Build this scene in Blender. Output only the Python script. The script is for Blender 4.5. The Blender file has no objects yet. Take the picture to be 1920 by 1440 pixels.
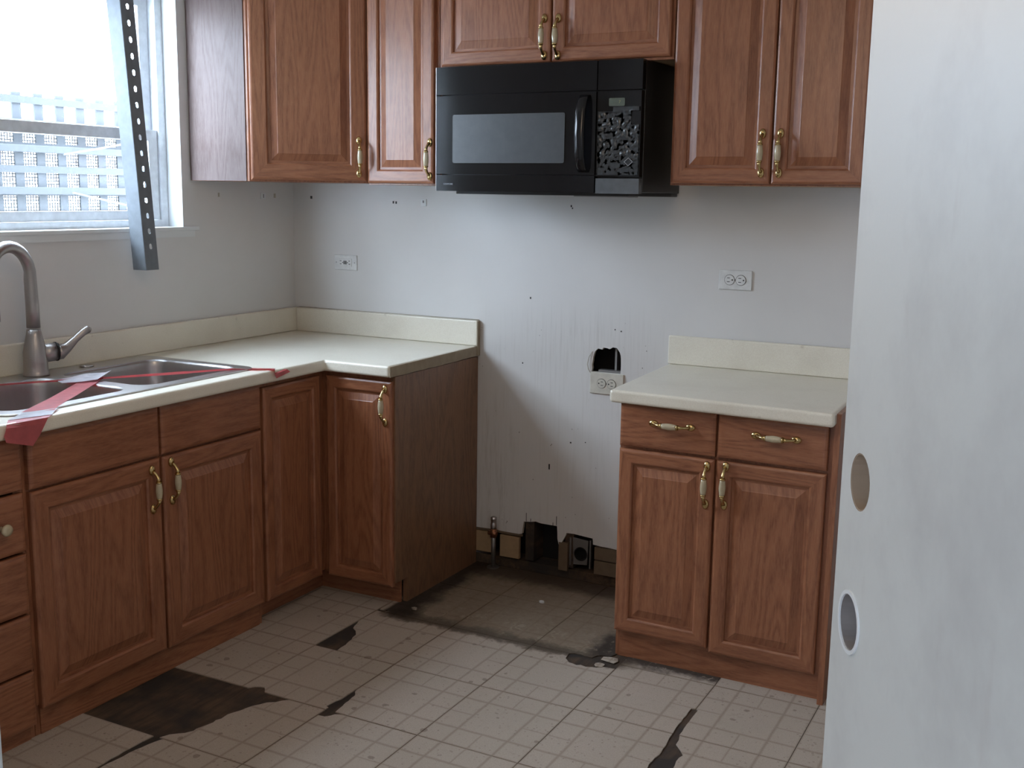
import bpy, bmesh, math, random
from mathutils import Vector, Matrix
from mathutils.geometry import tessellate_polygon
PI = math.pi
random.seed(7)
C = bpy.context.scene.collection

# ------------------------------------------------------------------ camera
sc = bpy.context.scene
cd = bpy.data.cameras.new('camera'); cam = bpy.data.objects.new('camera', cd); C.objects.link(cam)
yaw, pitch, roll, F = .4809, .1708, .0148, 2072.16
fw = Vector((-math.sin(yaw)*math.cos(pitch), math.cos(yaw)*math.cos(pitch), -math.sin(pitch)))
rt = Vector((math.cos(yaw), math.sin(yaw), 0)); up = rt.cross(fw)
r2 = rt*math.cos(roll)+up*math.sin(roll); u2 = up*math.cos(roll)-rt*math.sin(roll)
m = Matrix((r2, u2, -fw)).transposed().to_4x4(); m.translation = Vector((3.099, -3.8632, 1.5224))
cam.matrix_world = m
cd.sensor_width = 36; cd.lens = F/1920*36; cd.clip_start = .05
sc.camera = cam

# ------------------------------------------------------------------ world, light, exposure
sc.view_settings.view_transform = 'Standard'; sc.view_settings.look = 'None'
sc.view_settings.gamma = 1; sc.view_settings.use_curve_mapping = False
sc.view_settings.exposure = 1.40
w = bpy.data.worlds.new('world'); sc.world = w; w.use_nodes = True
bg = w.node_tree.nodes['Background']; bg.inputs['Color'].default_value = (.78, .89, 1.08, 1); bg.inputs['Strength'].default_value = 11
def portal(name, loc, rot, sx, sy):
    l = bpy.data.lights.new(name, 'AREA'); l.shape = 'RECTANGLE'; l.size = sx; l.size_y = sy; l.cycles.is_portal = True
    o = bpy.data.objects.new(name, l); C.objects.link(o); o.location = loc; o.rotation_euler = rot
portal('window_portal', (-.16, -1.30, 1.81), (0, -PI/2, 0), .92, 1.30)     # shines along +x
portal('hall_portal', (2.7, -6.55, 1.48), (PI/2, 0, 0), .72, .98)        # shines along +y
# added fill light, out of view, to brighten upper cabinets and left wall
lp = bpy.data.lights.new('warm_fill_light', 'POINT'); lp.energy = 5; lp.color = (1, .78, .58); lp.shadow_soft_size = .3
lo = bpy.data.objects.new('warm_fill_light', lp); C.objects.link(lo); lo.location = (2.0, -2.3, 2.1)

# ------------------------------------------------------------------ materials
def new_mat(name):
    mt = bpy.data.materials.new(name); mt.use_nodes = True
    nt = mt.node_tree; b = nt.nodes['Principled BSDF']
    return mt, nt, b
def N(nt, t, **kw):
    n = nt.nodes.new(t)
    for k, v in kw.items():
        if k in n.inputs.keys(): n.inputs[k].default_value = v
        else: setattr(n, k, v)
    return n
def L(nt, a, b): nt.links.new(a, b)
def math_(nt, op, a, b=None, c=None, clamp=False):
    n = nt.nodes.new('ShaderNodeMath'); n.operation = op; n.use_clamp = clamp
    for i, x in enumerate((a, b, c)):
        if x is None: continue
        if isinstance(x, (int, float)): n.inputs[i].default_value = x
        else: nt.links.new(x, n.inputs[i])
    return n.outputs[0]
def mix(nt, f, a, b, typ='MIX'):
    n = nt.nodes.new('ShaderNodeMix'); n.data_type = 'RGBA'; n.blend_type = typ
    for i, x in ((0, f), (6, a), (7, b)):
        if isinstance(x, (int, float)): n.inputs[i].default_value = x
        elif isinstance(x, tuple): n.inputs[i].default_value = (*x[:3], 1)
        else: nt.links.new(x, n.inputs[i])
    return n.outputs[2]
def ramp(nt, f, p0, p1, c0=(0,0,0), c1=(1,1,1)):
    r = nt.nodes.new('ShaderNodeValToRGB'); r.color_ramp.elements[0].position = p0; r.color_ramp.elements[1].position = p1
    r.color_ramp.elements[0].color = (*c0, 1); r.color_ramp.elements[1].color = (*c1, 1)
    nt.links.new(f, r.inputs[0]); return r.outputs[0]
def coords(nt, scale=(1,1,1), rnd=True, src='Object'):
    tc = nt.nodes.new('ShaderNodeTexCoord'); mp = nt.nodes.new('ShaderNodeMapping'); mp.inputs['Scale'].default_value = scale
    if rnd:
        oi = nt.nodes.new('ShaderNodeObjectInfo'); ad = nt.nodes.new('ShaderNodeVectorMath'); ad.operation = 'ADD'
        mu = math_(nt, 'MULTIPLY', oi.outputs['Random'], 37.0)
        nt.links.new(tc.outputs[src], ad.inputs[0]); nt.links.new(mu, ad.inputs[1]); nt.links.new(ad.outputs[0], mp.inputs[0])
    else: nt.links.new(tc.outputs[src], mp.inputs[0])
    return mp.outputs[0]
def noise(nt, vec, scale, detail=4, rough=.55):
    n = nt.nodes.new('ShaderNodeTexNoise'); n.inputs['Scale'].default_value = scale; n.inputs['Detail'].default_value = detail
    n.inputs['Roughness'].default_value = rough; nt.links.new(vec, n.inputs['Vector']); return n.outputs['Fac']
def bump(nt, b, h, strength=.2, dist=.002):
    n = nt.nodes.new('ShaderNodeBump'); n.inputs['Strength'].default_value = strength; n.inputs['Distance'].default_value = dist
    nt.links.new(h, n.inputs['Height']); nt.links.new(n.outputs[0], b.inputs['Normal'])
def plain(name, col, rough=.5, metal=0, spec=.5, coat=0):
    mt, nt, b = new_mat(name); b.inputs['Base Color'].default_value = (*col, 1); b.inputs['Roughness'].default_value = rough
    b.inputs['Metallic'].default_value = metal; b.inputs['Specular IOR Level'].default_value = spec; b.inputs['Coat Weight'].default_value = coat
    v = coords(nt); f = noise(nt, v, 35, 3)
    c = mix(nt, ramp(nt, f, .3, .75), tuple(x*.88 for x in col), tuple(min(1, x*1.08) for x in col)); L(nt, c, b.inputs['Base Color'])
    return mt
def oak(name, horiz=False, base=(.31, .118, .056), dark=(.16, .052, .024), light=(.42, .19, .095), rough=.40, spec=.5, coat=.12):
    mt, nt, b = new_mat(name)
    tc = nt.nodes.new('ShaderNodeTexCoord'); oi = nt.nodes.new('ShaderNodeObjectInfo')
    sp = nt.nodes.new('ShaderNodeSeparateXYZ'); L(nt, tc.outputs['Object'], sp.inputs[0])
    xy = math_(nt, 'ADD', sp.outputs[0], math_(nt, 'MULTIPLY', sp.outputs[1], .8)); z = sp.outputs[2]
    across, along = (z, xy) if horiz else (xy, z)
    r = oi.outputs['Random']
    cb = nt.nodes.new('ShaderNodeCombineXYZ')
    L(nt, math_(nt, 'ADD', math_(nt, 'MULTIPLY', across, 1.0), math_(nt, 'MULTIPLY', r, 13.0)), cb.inputs[0])
    L(nt, math_(nt, 'ADD', math_(nt, 'MULTIPLY', along, .10), math_(nt, 'MULTIPLY', r, 7.0)), cb.inputs[1])
    big = noise(nt, cb.outputs[0], 7, 2, .5)
    # growth rings: contour lines of a smooth field stretched along the grain
    rings = math_(nt, 'FRACT', math_(nt, 'MULTIPLY', big, 17.0))
    ringf = math_(nt, 'ABSOLUTE', math_(nt, 'SUBTRACT', rings, .5))
    ringm = ramp(nt, ringf, .05, .38)
    fine = noise(nt, cb.outputs[0], 230, 3, .7)
    cb2 = nt.nodes.new('ShaderNodeCombineXYZ'); L(nt, math_(nt, 'MULTIPLY', across, 1.0), cb2.inputs[0]); L(nt, math_(nt, 'MULTIPLY', along, .035), cb2.inputs[1])
    pores = noise(nt, cb2.outputs[0], 520, 2, .5)
    c = mix(nt, ringm, dark, base); c = mix(nt, .68, base, c)
    c = mix(nt, math_(nt, 'MULTIPLY', ramp(nt, fine, .38, .7), .55), c, light)
    c = mix(nt, math_(nt, 'MULTIPLY', ramp(nt, pores, .56, .70), .45), c, dark)
    lowf = noise(nt, cb.outputs[0], 2.2, 2)
    c = mix(nt, ramp(nt, lowf, .35, .7), c, mix(nt, .18, c, dark))
    L(nt, c, b.inputs['Base Color'])
    b.inputs['Roughness'].default_value = rough; b.inputs['Specular IOR Level'].default_value = spec
    b.inputs['Coat Weight'].default_value = coat; b.inputs['Coat Roughness'].default_value = .22
    bump(nt, b, math_(nt, 'ADD', math_(nt, 'MULTIPLY', pores, -.6), math_(nt, 'MULTIPLY', ringm, .3)), .18, .0006)
    return mt
OAK = oak('oak_vertical_grain'); OAKH = oak('oak_horizontal_grain', True)
OAKI = plain('cabinet_interior', (.42, .30, .19), .6)
VENEER = oak('haze_grey_side_veneer', base=(.155, .115, .108), dark=(.11, .075, .068), light=(.20, .16, .15), rough=.36, spec=.16, coat=0)  # oak copy made darker and greyer: window glare and haze put into colour
DUSTY = oak('scuffed_end_panel', base=(.21, .105, .055), dark=(.12, .06, .032), light=(.31, .18, .10))

def wall_mat(name, base=(.70, .69, .675), grime=False):
    mt, nt, b = new_mat(name)
    v = coords(nt, rnd=False); f1 = noise(nt, v, 2.5, 4); f2 = noise(nt, v, 160, 3)
    c = mix(nt, ramp(nt, f1, .3, .75), tuple(x*.93 for x in base), base)
    if grime:
        sp = nt.nodes.new('ShaderNodeSeparateXYZ'); tc = nt.nodes.new('ShaderNodeTexCoord'); L(nt, tc.outputs['Object'], sp.inputs[0])
        x, z = sp.outputs[0], sp.outputs[2]
        def box(v, a, b_, s=.04):
            lo_ = math_(nt, 'DIVIDE', math_(nt, 'SUBTRACT', v, a), s, clamp=True); hi = math_(nt, 'DIVIDE', math_(nt, 'SUBTRACT', b_, v), s, clamp=True)
            return math_(nt, 'MULTIPLY', lo_, hi)
        gap = math_(nt, 'MULTIPLY', box(x, .90, 1.84, .05), box(z, -.1, 1.13, .22))
        vs = coords(nt, (1, 1, .035), rnd=False); st = noise(nt, vs, 90, 3, .7)        # runs of grease
        vs2 = coords(nt, (1, 1, .10), rnd=False); st2 = noise(nt, vs2, 46, 4, .7)
        lowleft = math_(nt, 'MULTIPLY', box(x, .90, 1.12, .16), box(z, -.1, .80, .25))
        top = math_(nt, 'MULTIPLY', box(x, 1.08, 1.70, .16), box(z, .84, 1.13, .16))
        a1 = math_(nt, 'MULTIPLY', math_(nt, 'MULTIPLY', ramp(nt, st, .52, .70), gap), .10)
        a2 = math_(nt, 'MULTIPLY', math_(nt, 'MULTIPLY', ramp(nt, st2, .50, .66), lowleft), .55)
        a3 = math_(nt, 'MULTIPLY', math_(nt, 'MULTIPLY', ramp(nt, st, .46, .74), top), .22)
        c = mix(nt, math_(nt, 'MULTIPLY', gap, .16), c, (.46, .40, .31))
        c = mix(nt, a1, c, (.20, .15, .10)); c = mix(nt, a2, c, (.17, .12, .07)); c = mix(nt, a3, c, (.20, .18, .15))
        # small specks
        vo = nt.nodes.new('ShaderNodeTexVoronoi'); vo.inputs['Scale'].default_value = 42; L(nt, coords(nt, (1, 1, .7), rnd=False), vo.inputs['Vector'])
        spk = math_(nt, 'LESS_THAN', vo.outputs['Distance'], math_(nt, 'MULTIPLY', noise(nt, coords(nt, rnd=False), 13, 2), .16))
        spm = math_(nt, 'MULTIPLY', math_(nt, 'MULTIPLY', spk, gap), ramp(nt, noise(nt, coords(nt, rnd=False), 6, 2), .52, .62))
        c = mix(nt, math_(nt, 'MULTIPLY', spm, .8), c, (.09, .065, .05))
    L(nt, c, b.inputs['Base Color'])
    b.inputs['Roughness'].default_value = .36; b.inputs['Specular IOR Level'].default_value = .45
    bump(nt, b, f2, .08, .0012)
    return mt
WALL = wall_mat('painted_drywall'); WALLG = wall_mat('painted_drywall_greasy', grime=True)
PAINT = wall_mat('white_trim_paint', (.74, .76, .76)); CEIL = wall_mat('ceiling_paint', (.84, .83, .80))
GYP = plain('broken_gypsum', (.50, .46, .38), .9)
SUB = None
def subfloor_mat():
    mt, nt, b = new_mat('subfloor_wood')
    v = coords(nt, (1, .12, 1), rnd=False); f = noise(nt, v, 45, 4, .7); g = noise(nt, coords(nt, rnd=False), 7, 4)
    c = mix(nt, ramp(nt, f, .35, .7), (.045, .028, .018), (.12, .075, .042)); c = mix(nt, ramp(nt, g, .4, .62), c, (.028, .022, .018))
    L(nt, c, b.inputs['Base Color']); b.inputs['Roughness'].default_value = .85; bump(nt, b, f, .6, .002); return mt
SUB = subfloor_mat()
TX, TY = .321, .365
def vinyl_mat(dirty):
    mt, nt, b = new_mat('vinyl_tile_print_' + ('grimy' if dirty else 'worn'))
    tc = nt.nodes.new('ShaderNodeTexCoord'); sp = nt.nodes.new('ShaderNodeSeparateXYZ'); L(nt, tc.outputs['Object'], sp.inputs[0])
    ge = nt.nodes.new('ShaderNodeNewGeometry'); wp = nt.nodes.new('ShaderNodeSeparateXYZ'); L(nt, ge.outputs['Position'], wp.inputs[0])
    wob = noise(nt, ge.outputs['Position'], 22, 2); wo = math_(nt, 'MULTIPLY', math_(nt, 'SUBTRACT', wob, .5), .012)
    u = math_(nt, 'ADD', math_(nt, 'DIVIDE', sp.outputs[0], TX), wo); v = math_(nt, 'ADD', math_(nt, 'DIVIDE', sp.outputs[1], TY), wo)   # 0..1
    def dline(t, at, wd):   # 1 on the line
        return math_(nt, 'SUBTRACT', 1, math_(nt, 'DIVIDE', math_(nt, 'ABSOLUTE', math_(nt, 'SUBTRACT', t, at)), wd), clamp=True)
    def inside(t): return math_(nt, 'MULTIPLY', math_(nt, 'GREATER_THAN', t, .25), math_(nt, 'LESS_THAN', t, .75))
    cen = math_(nt, 'MULTIPLY', inside(u), inside(v)); notc = math_(nt, 'SUBTRACT', 1, cen)
    acc = None
    for t in (u, v):
        for at, wd, k in ((.25, .021, .9), (.75, .021, .9), (0, .020, 1), (1, .020, 1)):
            d = math_(nt, 'MULTIPLY', dline(t, at, wd), k); acc = d if acc is None else math_(nt, 'MAXIMUM', acc, d)
        d = math_(nt, 'MULTIPLY', math_(nt, 'MULTIPLY', dline(t, .5, .013), notc), .8); acc = math_(nt, 'MAXIMUM', acc, d)
    P = ge.outputs['Position']
    n1 = noise(nt, P, 260, 3, .8); n2 = noise(nt, P, 3.2, 4); n3 = noise(nt, P, 38, 4, .7)
    # each printed cell has its own tint
    ce = nt.nodes.new('ShaderNodeCombineXYZ'); L(nt, math_(nt, 'FLOOR', math_(nt, 'MULTIPLY', wp.outputs[0], 4/TX)), ce.inputs[0]); L(nt, math_(nt, 'FLOOR', math_(nt, 'MULTIPLY', wp.outputs[1], 4/TY)), ce.inputs[1])
    wn = nt.nodes.new('ShaderNodeTexWhiteNoise'); L(nt, ce.outputs[0], wn.inputs['Vector'])
    c = mix(nt, ramp(nt, n1, .3, .7), (.37, .305, .25), (.50, .425, .355))
    c = mix(nt, math_(nt, 'MULTIPLY', ramp(nt, n2, .35, .7), .35), c, (.36, .32, .26))
    c = mix(nt, math_(nt, 'MULTIPLY', acc, .60), c, (.20, .145, .095))
    # scattered scuffs and specks
    vo = nt.nodes.new('ShaderNodeTexVoronoi'); vo.inputs['Scale'].default_value = 17; L(nt, P, vo.inputs['Vector'])
    sz = math_(nt, 'MULTIPLY', math_(nt, 'SUBTRACT', noise(nt, P, 5, 3), .44), 1.0)
    vd = math_(nt, 'ADD', vo.outputs['Distance'], math_(nt, 'MULTIPLY', math_(nt, 'SUBTRACT', n3, .5), .35))
    spk = math_(nt, 'LESS_THAN', vd, sz)
    c = mix(nt, math_(nt, 'MULTIPLY', spk, .55), c, (.15, .11, .08))
    c = mix(nt, math_(nt, 'MULTIPLY', ramp(nt, n3, .60, .74), .3), c, (.22, .17, .12))
    vo2 = nt.nodes.new('ShaderNodeTexVoronoi'); vo2.inputs['Scale'].default_value = 55; L(nt, P, vo2.inputs['Vector'])
    s2 = math_(nt, 'LESS_THAN', math_(nt, 'ADD', vo2.outputs['Distance'], math_(nt, 'MULTIPLY', n3, .25)), math_(nt, 'MULTIPLY', noise(nt, P, 7, 3), .52))
    c = mix(nt, math_(nt, 'MULTIPLY', s2, .42), c, (.17, .125, .09))
    if dirty:   # grime where the range stood: brown film, black line along the panel and at its front edge
        X = math_(nt, 'ADD', wp.outputs[0], math_(nt, 'MULTIPLY', math_(nt, 'SUBTRACT', noise(nt, P, 9, 5, .7), .5), .16))
        Y = math_(nt, 'ADD', wp.outputs[1], math_(nt, 'MULTIPLY', math_(nt, 'SUBTRACT', noise(nt, P, 11, 5, .7), .5), .13))
        def sm(t, a, b_): return math_(nt, 'DIVIDE', math_(nt, 'SUBTRACT', t, a), b_-a, clamp=True)
        gx = math_(nt, 'MULTIPLY', sm(X, .90, .95), sm(X, 1.92, 1.84)); film = math_(nt, 'MULTIPLY', gx, sm(Y, -.705, -.66))
        c = mix(nt, math_(nt, 'MULTIPLY', film, math_(nt, 'ADD', .52, math_(nt, 'MULTIPLY', n3, .45))), c, (.17, .122, .075))
        sw = nt.nodes.new('ShaderNodeTexWave'); sw.inputs['Scale'].default_value = 9; sw.inputs['Distortion'].default_value = 14; sw.inputs['Detail'].default_value = 4; sw.inputs['Detail Scale'].default_value = 2.2
        L(nt, P, sw.inputs['Vector'])
        edge = math_(nt, 'MULTIPLY', math_(nt, 'MULTIPLY', sm(Y, -.71, -.66), sm(Y, -.40, -.56)), gx)
        c = mix(nt, math_(nt, 'MULTIPLY', math_(nt, 'MULTIPLY', ramp(nt, sw.outputs['Fac'], .6, .98), math_(nt, 'MULTIPLY', edge, ramp(nt, noise(nt, P, 14, 3), .5, .62))), .40), c, (.42, .37, .28))
        fr = math_(nt, 'MULTIPLY', math_(nt, 'MULTIPLY', sm(Y, -.70, -.675), sm(Y, -.60, -.64)), gx)
        c = mix(nt, math_(nt, 'MULTIPLY', fr, .72), c, (.055, .042, .030))
        # black grease along the left end panel, along the wall, and at the foot of the right cabinet
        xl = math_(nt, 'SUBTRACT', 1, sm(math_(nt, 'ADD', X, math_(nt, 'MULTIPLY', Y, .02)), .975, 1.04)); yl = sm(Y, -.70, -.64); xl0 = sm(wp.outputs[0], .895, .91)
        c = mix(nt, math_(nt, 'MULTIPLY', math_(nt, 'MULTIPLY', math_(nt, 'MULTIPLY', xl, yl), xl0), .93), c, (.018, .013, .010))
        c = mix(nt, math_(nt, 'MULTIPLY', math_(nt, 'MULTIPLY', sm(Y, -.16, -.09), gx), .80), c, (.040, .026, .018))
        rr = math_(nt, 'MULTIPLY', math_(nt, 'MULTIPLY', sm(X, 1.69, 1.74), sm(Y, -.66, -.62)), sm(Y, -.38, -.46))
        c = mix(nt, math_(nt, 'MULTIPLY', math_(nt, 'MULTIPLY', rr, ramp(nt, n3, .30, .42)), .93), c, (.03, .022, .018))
    L(nt, c, b.inputs['Base Color'])
    L(nt, math_(nt, 'ADD', .42, math_(nt, 'MULTIPLY', n3, .25)), b.inputs['Roughness'])
    b.inputs['Specular IOR Level'].default_value = .35
    bump(nt, b, math_(nt, 'SUBTRACT', n1, math_(nt, 'MULTIPLY', acc, 1.2)), .25, .0007)
    return mt
VINYL = vinyl_mat(False); VINYLG = vinyl_mat(True)
def laminate_mat():
    mt, nt, b = new_mat('almond_laminate')
    v = coords(nt, rnd=False); f = noise(nt, v, 300, 2); g = noise(nt, v, 6, 4); h = noise(nt, v, 24, 3)
    c = mix(nt, ramp(nt, f, .35, .65), (.74, .69, .58), (.80, .76, .65)); c = mix(nt, math_(nt, 'MULTIPLY', ramp(nt, g, .5, .8), .25), c, (.50, .44, .34))
    c = mix(nt, math_(nt, 'MULTIPLY', ramp(nt, h, .70, .76), .3), c, (.32, .26, .2))
    L(nt, c, b.inputs['Base Color']); b.inputs['Roughness'].default_value = .33; b.inputs['Specular IOR Level'].default_value = .5; return mt
LAM = laminate_mat()
LAMC = plain('cut_counter_edge', (.33, .27, .19), .9)
def steel_mat(name, col, rough):
    mt, nt, b = new_mat(name); b.inputs['Metallic'].default_value = 1
    v = coords(nt, (1, 1, .3)); f = noise(nt, v, 60, 2)
    L(nt, mix(nt, f, tuple(x*.86 for x in col), col), b.inputs['Base Color']); L(nt, math_(nt, 'ADD', rough-.06, math_(nt, 'MULTIPLY', f, .14)), b.inputs['Roughness']); return mt
STEEL = steel_mat('brushed_stainless', (.52, .50, .49), .32); NICKEL = steel_mat('brushed_nickel', (.44, .41, .39), .36)
GALV = plain('galvanised_steel', (.165, .185, .205), .6, spec=.25); BRASS = steel_mat('polished_brass', (.62, .47, .22), .24)
COPPER = steel_mat('dull_copper', (.34, .16, .09), .5); GREYM = steel_mat('grey_pipe_metal', (.30, .29, .28), .55)
CERAM = plain('ivory_ceramic', (.50, .43, .29), .22, coat=.5)
BLK = plain('black_gloss_plastic', (.007, .007, .008), .13, spec=.4); BLKS = plain('black_satin_paint', (.012, .011, .011), .42)
DARKG = plain('dark_void', (.006, .005, .005), .9); WHITEP = plain('white_vinyl_frame', (.72, .76, .80), .4)
SWP = plain('white_outlet_plastic', (.72, .73, .72), .3); IVP = plain('ivory_outlet_plastic', (.58, .55, .47), .35); SLOT = plain('slot_dark', (.02, .02, .02), .6)
TAPER = plain('red_barrier_tape', (.74, .19, .20), .45); TAPEW = plain('white_barrier_tape', (.72, .70, .74), .4)
RUBBER = plain('rubber_black', (.015, .015, .016), .6)
BOARD = plain('bare_pine_board', (.36, .24, .13), .8); BOARDD = plain('dirty_board', (.15, .105, .065), .85)
LATT = plain('lattice_grey', (.033, .037, .042), .7); CONC = plain('concrete', (.50, .48, .44), .9)
MWIN = plain('microwave_screen', (.055, .060, .066), .32, spec=.7)  # grey of the reflected room put into the screen colour
FILM = plain('peeling_film', (.10, .11, .12), .20, spec=.9); LCD = plain('lcd_display', (.10, .12, .095), .3)
MARK = plain('grey_print', (.30, .32, .35), .4); MARKY = plain('faded_yellow_print', (.30, .28, .12), .4)
TAN = plain('bore_wall_wood', (.30, .22, .15), .85); GREYB = plain('bore_wall_grey', (.20, .18, .17), .85)
def door_mat():
    mt, nt, b = new_mat('smudged_door_paint'); v = coords(nt, rnd=False)
    f = noise(nt, v, 4.5, 5, .65); g = noise(nt, coords(nt, (1, 1, .3), rnd=False), 16, 4)
    c = mix(nt, ramp(nt, f, .45, .72), (.60, .61, .58), (.50, .50, .48)); c = mix(nt, math_(nt, 'MULTIPLY', ramp(nt, g, .62, .76), .35), c, (.42, .38, .36))
    L(nt, c, b.inputs['Base Color']); b.inputs['Roughness'].default_value = .42; bump(nt, b, noise(nt, v, 150, 2), .1, .001); return mt
DOORP = door_mat()
def glass_mat():
    mt = bpy.data.materials.new('window_glass'); mt.use_nodes = True; nt = mt.node_tree; nt.nodes.clear()
    o = nt.nodes.new('ShaderNodeOutputMaterial'); t = nt.nodes.new('ShaderNodeBsdfTransparent'); g = nt.nodes.new('ShaderNodeBsdfGlossy'); mx = nt.nodes.new('ShaderNodeMixShader'); lw = None
    t.inputs[0].default_value = (.94, .97, .97, 1); g.inputs['Roughness'].default_value = .03; mx.inputs[0].default_value = .05
    L(nt, t.outputs[0], mx.inputs[1]); L(nt, g.outputs[0], mx.inputs[2]); L(nt, mx.outputs[0], o.inputs[0]); return mt
GLASS = glass_mat()

# ------------------------------------------------------------------ mesh helpers
def obj(name, bm, mats, parent=None, loc=(0,0,0), rotz=0, smooth=False, bev=0, seg=2, ang=40):
    me = bpy.data.meshes.new(name); bm.normal_update(); bm.to_mesh(me); bm.free()
    for mt in (mats if isinstance(mats, (list, tuple)) else [mats]): me.materials.append(mt)
    if smooth:
        for p in me.polygons: p.use_smooth = True
    o = bpy.data.objects.new(name, me); C.objects.link(o); o.location = loc; o.rotation_euler = (0, 0, rotz)
    if parent is not None: o.parent = parent
    if bev:
        md = o.modifiers.new('edge_round', 'BEVEL'); md.width = bev; md.segments = seg; md.limit_method = 'ANGLE'; md.angle_limit = math.radians(ang); md.harden_normals = False
    return o
def tag(o, label=None, cat=None, group=None, kind=None):
    if label: o['label'] = label
    if cat: o['category'] = cat
    if group: o['group'] = group
    if kind: o['kind'] = kind
    return o
def thing(name, label, cat, loc=(0,0,0), rotz=0, group=None):
    o = bpy.data.objects.new(name, None); C.objects.link(o); o.location = loc; o.rotation_euler = (0,0,rotz); o.empty_display_size = .05
    return tag(o, label, cat, group)
def struct(o, label=None):
    o['kind'] = 'structure'
    if label: o['label'] = label
    return o
def box(bm, x0, x1, y0, y1, z0, z1, mi=0):
    v = [bm.verts.new(p) for p in ((x0,y0,z0),(x1,y0,z0),(x1,y1,z0),(x0,y1,z0),(x0,y0,z1),(x1,y0,z1),(x1,y1,z1),(x0,y1,z1))]
    for q in ((0,3,2,1),(4,5,6,7),(0,1,5,4),(1,2,6,5),(2,3,7,6),(3,0,4,7)):
        f = bm.faces.new([v[i] for i in q]); f.material_index = mi
def bx(*a, mi=0):
    bm = bmesh.new(); box(bm, *a, mi=mi); return bm
def plate(bm, outer, holes, a, b, mapf, mi=0, mi_edge=None, mi_back=None):
    """flat plate with holes: loops in 2-D, extruded from a to b, mapf(u,v,w)->xyz"""
    if mi_edge is None: mi_edge = mi
    if mi_back is None: mi_back = mi
    loops = [outer]+list(holes); flat = [p for l in loops for p in l]
    tris = tessellate_polygon([[Vector((p[0], p[1], 0)) for p in l] for l in loops])
    va = [bm.verts.new(mapf(p[0], p[1], a)) for p in flat]; vb = [bm.verts.new(mapf(p[0], p[1], b)) for p in flat]
    for t in tris:
        if len(set(t)) < 3: continue
        for vs, m_ in ((va, mi), (vb, mi_back)):
            try: bm.faces.new([vs[i] for i in t]).material_index = m_
            except ValueError: pass
    k = 0
    for l in loops:
        n = len(l)
        for i in range(n):
            j = (i+1) % n
            try: bm.faces.new((va[k+i], va[k+j], vb[k+j], vb[k+i])).material_index = mi_edge
            except ValueError: pass
        k += n
    bmesh.ops.recalc_face_normals(bm, faces=bm.faces[:])
XZ = lambda u, v, w_: (u, w_, v)
YZ = lambda u, v, w_: (w_, u, v)
XY = lambda u, v, w_: (u, v, w_)
def rect(x0, x1, y0, y1): return [(x0,y0),(x1,y0),(x1,y1),(x0,y1)]
def rrect(x0, x1, y0, y1, r, n=5):
    out = []
    for cx, cy, a0 in ((x1-r,y0+r,-PI/2),(x1-r,y1-r,0),(x0+r,y1-r,PI/2),(x0+r,y0+r,PI)):
        for i in range(n+1):
            a = a0+PI/2*i/n; out.append((cx+r*math.cos(a), cy+r*math.sin(a)))
    return out
def circ(cx, cy, r, n=24, ry=None): return [(cx+r*math.cos(2*PI*i/n), cy+(ry or r)*math.sin(2*PI*i/n)) for i in range(n)]
def jag(pts, amp, step=.02):
    """subdivide a polyline and roughen it"""
    out = []
    for i in range(len(pts)-1):
        a, b_ = Vector(pts[i]), Vector(pts[i+1]); n = max(1, int((b_-a).length/step))
        for k in range(n):
            p = a.lerp(b_, k/n)
            if k: p = p+Vector((random.uniform(-amp, amp), random.uniform(-amp, amp)))
            out.append((p.x, p.y))
    out.append(tuple(pts[-1])); return out
def tube(bm, pts, radii, n=12, mi=0, cap=True):
    pts = [Vector(p) for p in pts]
    if isinstance(radii, (int, float)): radii = [radii]*len(pts)
    rings = []; prev = None
    for i, p in enumerate(pts):
        t = (pts[min(i+1, len(pts)-1)]-pts[max(i-1, 0)]).normalized()
        if prev is None:
            ref = Vector((0,0,1)) if abs(t.z) < .9 else Vector((1,0,0)); nx = t.cross(ref).normalized()
        else: nx = (prev-t*prev.dot(t)).normalized()
        prev = nx; ny = t.cross(nx)
        rings.append([bm.verts.new(p+(nx*math.cos(2*PI*k/n)+ny*math.sin(2*PI*k/n))*radii[i]) for k in range(n)])
    for a, b_ in zip(rings, rings[1:]):
        for k in range(n):
            f = bm.faces.new((a[k], a[(k+1)%n], b_[(k+1)%n], b_[k])); f.material_index = mi; f.smooth = True
    if cap:
        bm.faces.new(rings[0][::-1]).material_index = mi; bm.faces.new(rings[-1]).material_index = mi
def lathe(bm, prof, c, axis='z', n=20, mi=0):
    """prof: (r, h) pairs"""
    rings = []
    for r, h in prof:
        ring = []
        for k in range(n):
            a = 2*PI*k/n; x, y = r*math.cos(a), r*math.sin(a)
            p = (x, y, h) if axis == 'z' else ((h, x, y) if axis == 'x' else (x, h, y))
            ring.append(bm.verts.new(Vector(c)+Vector(p)))
        rings.append(ring)
    for a, b_ in zip(rings, rings[1:]):
        for k in range(n):
            f = bm.faces.new((a[k], a[(k+1)%n], b_[(k+1)%n], b_[k])); f.material_index = mi; f.smooth = True
    bm.faces.new(rings[0][::-1]).material_index = mi; bm.faces.new(rings[-1]).material_index = mi
    bmesh.ops.recalc_face_normals(bm, faces=bm.faces[:])
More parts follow.
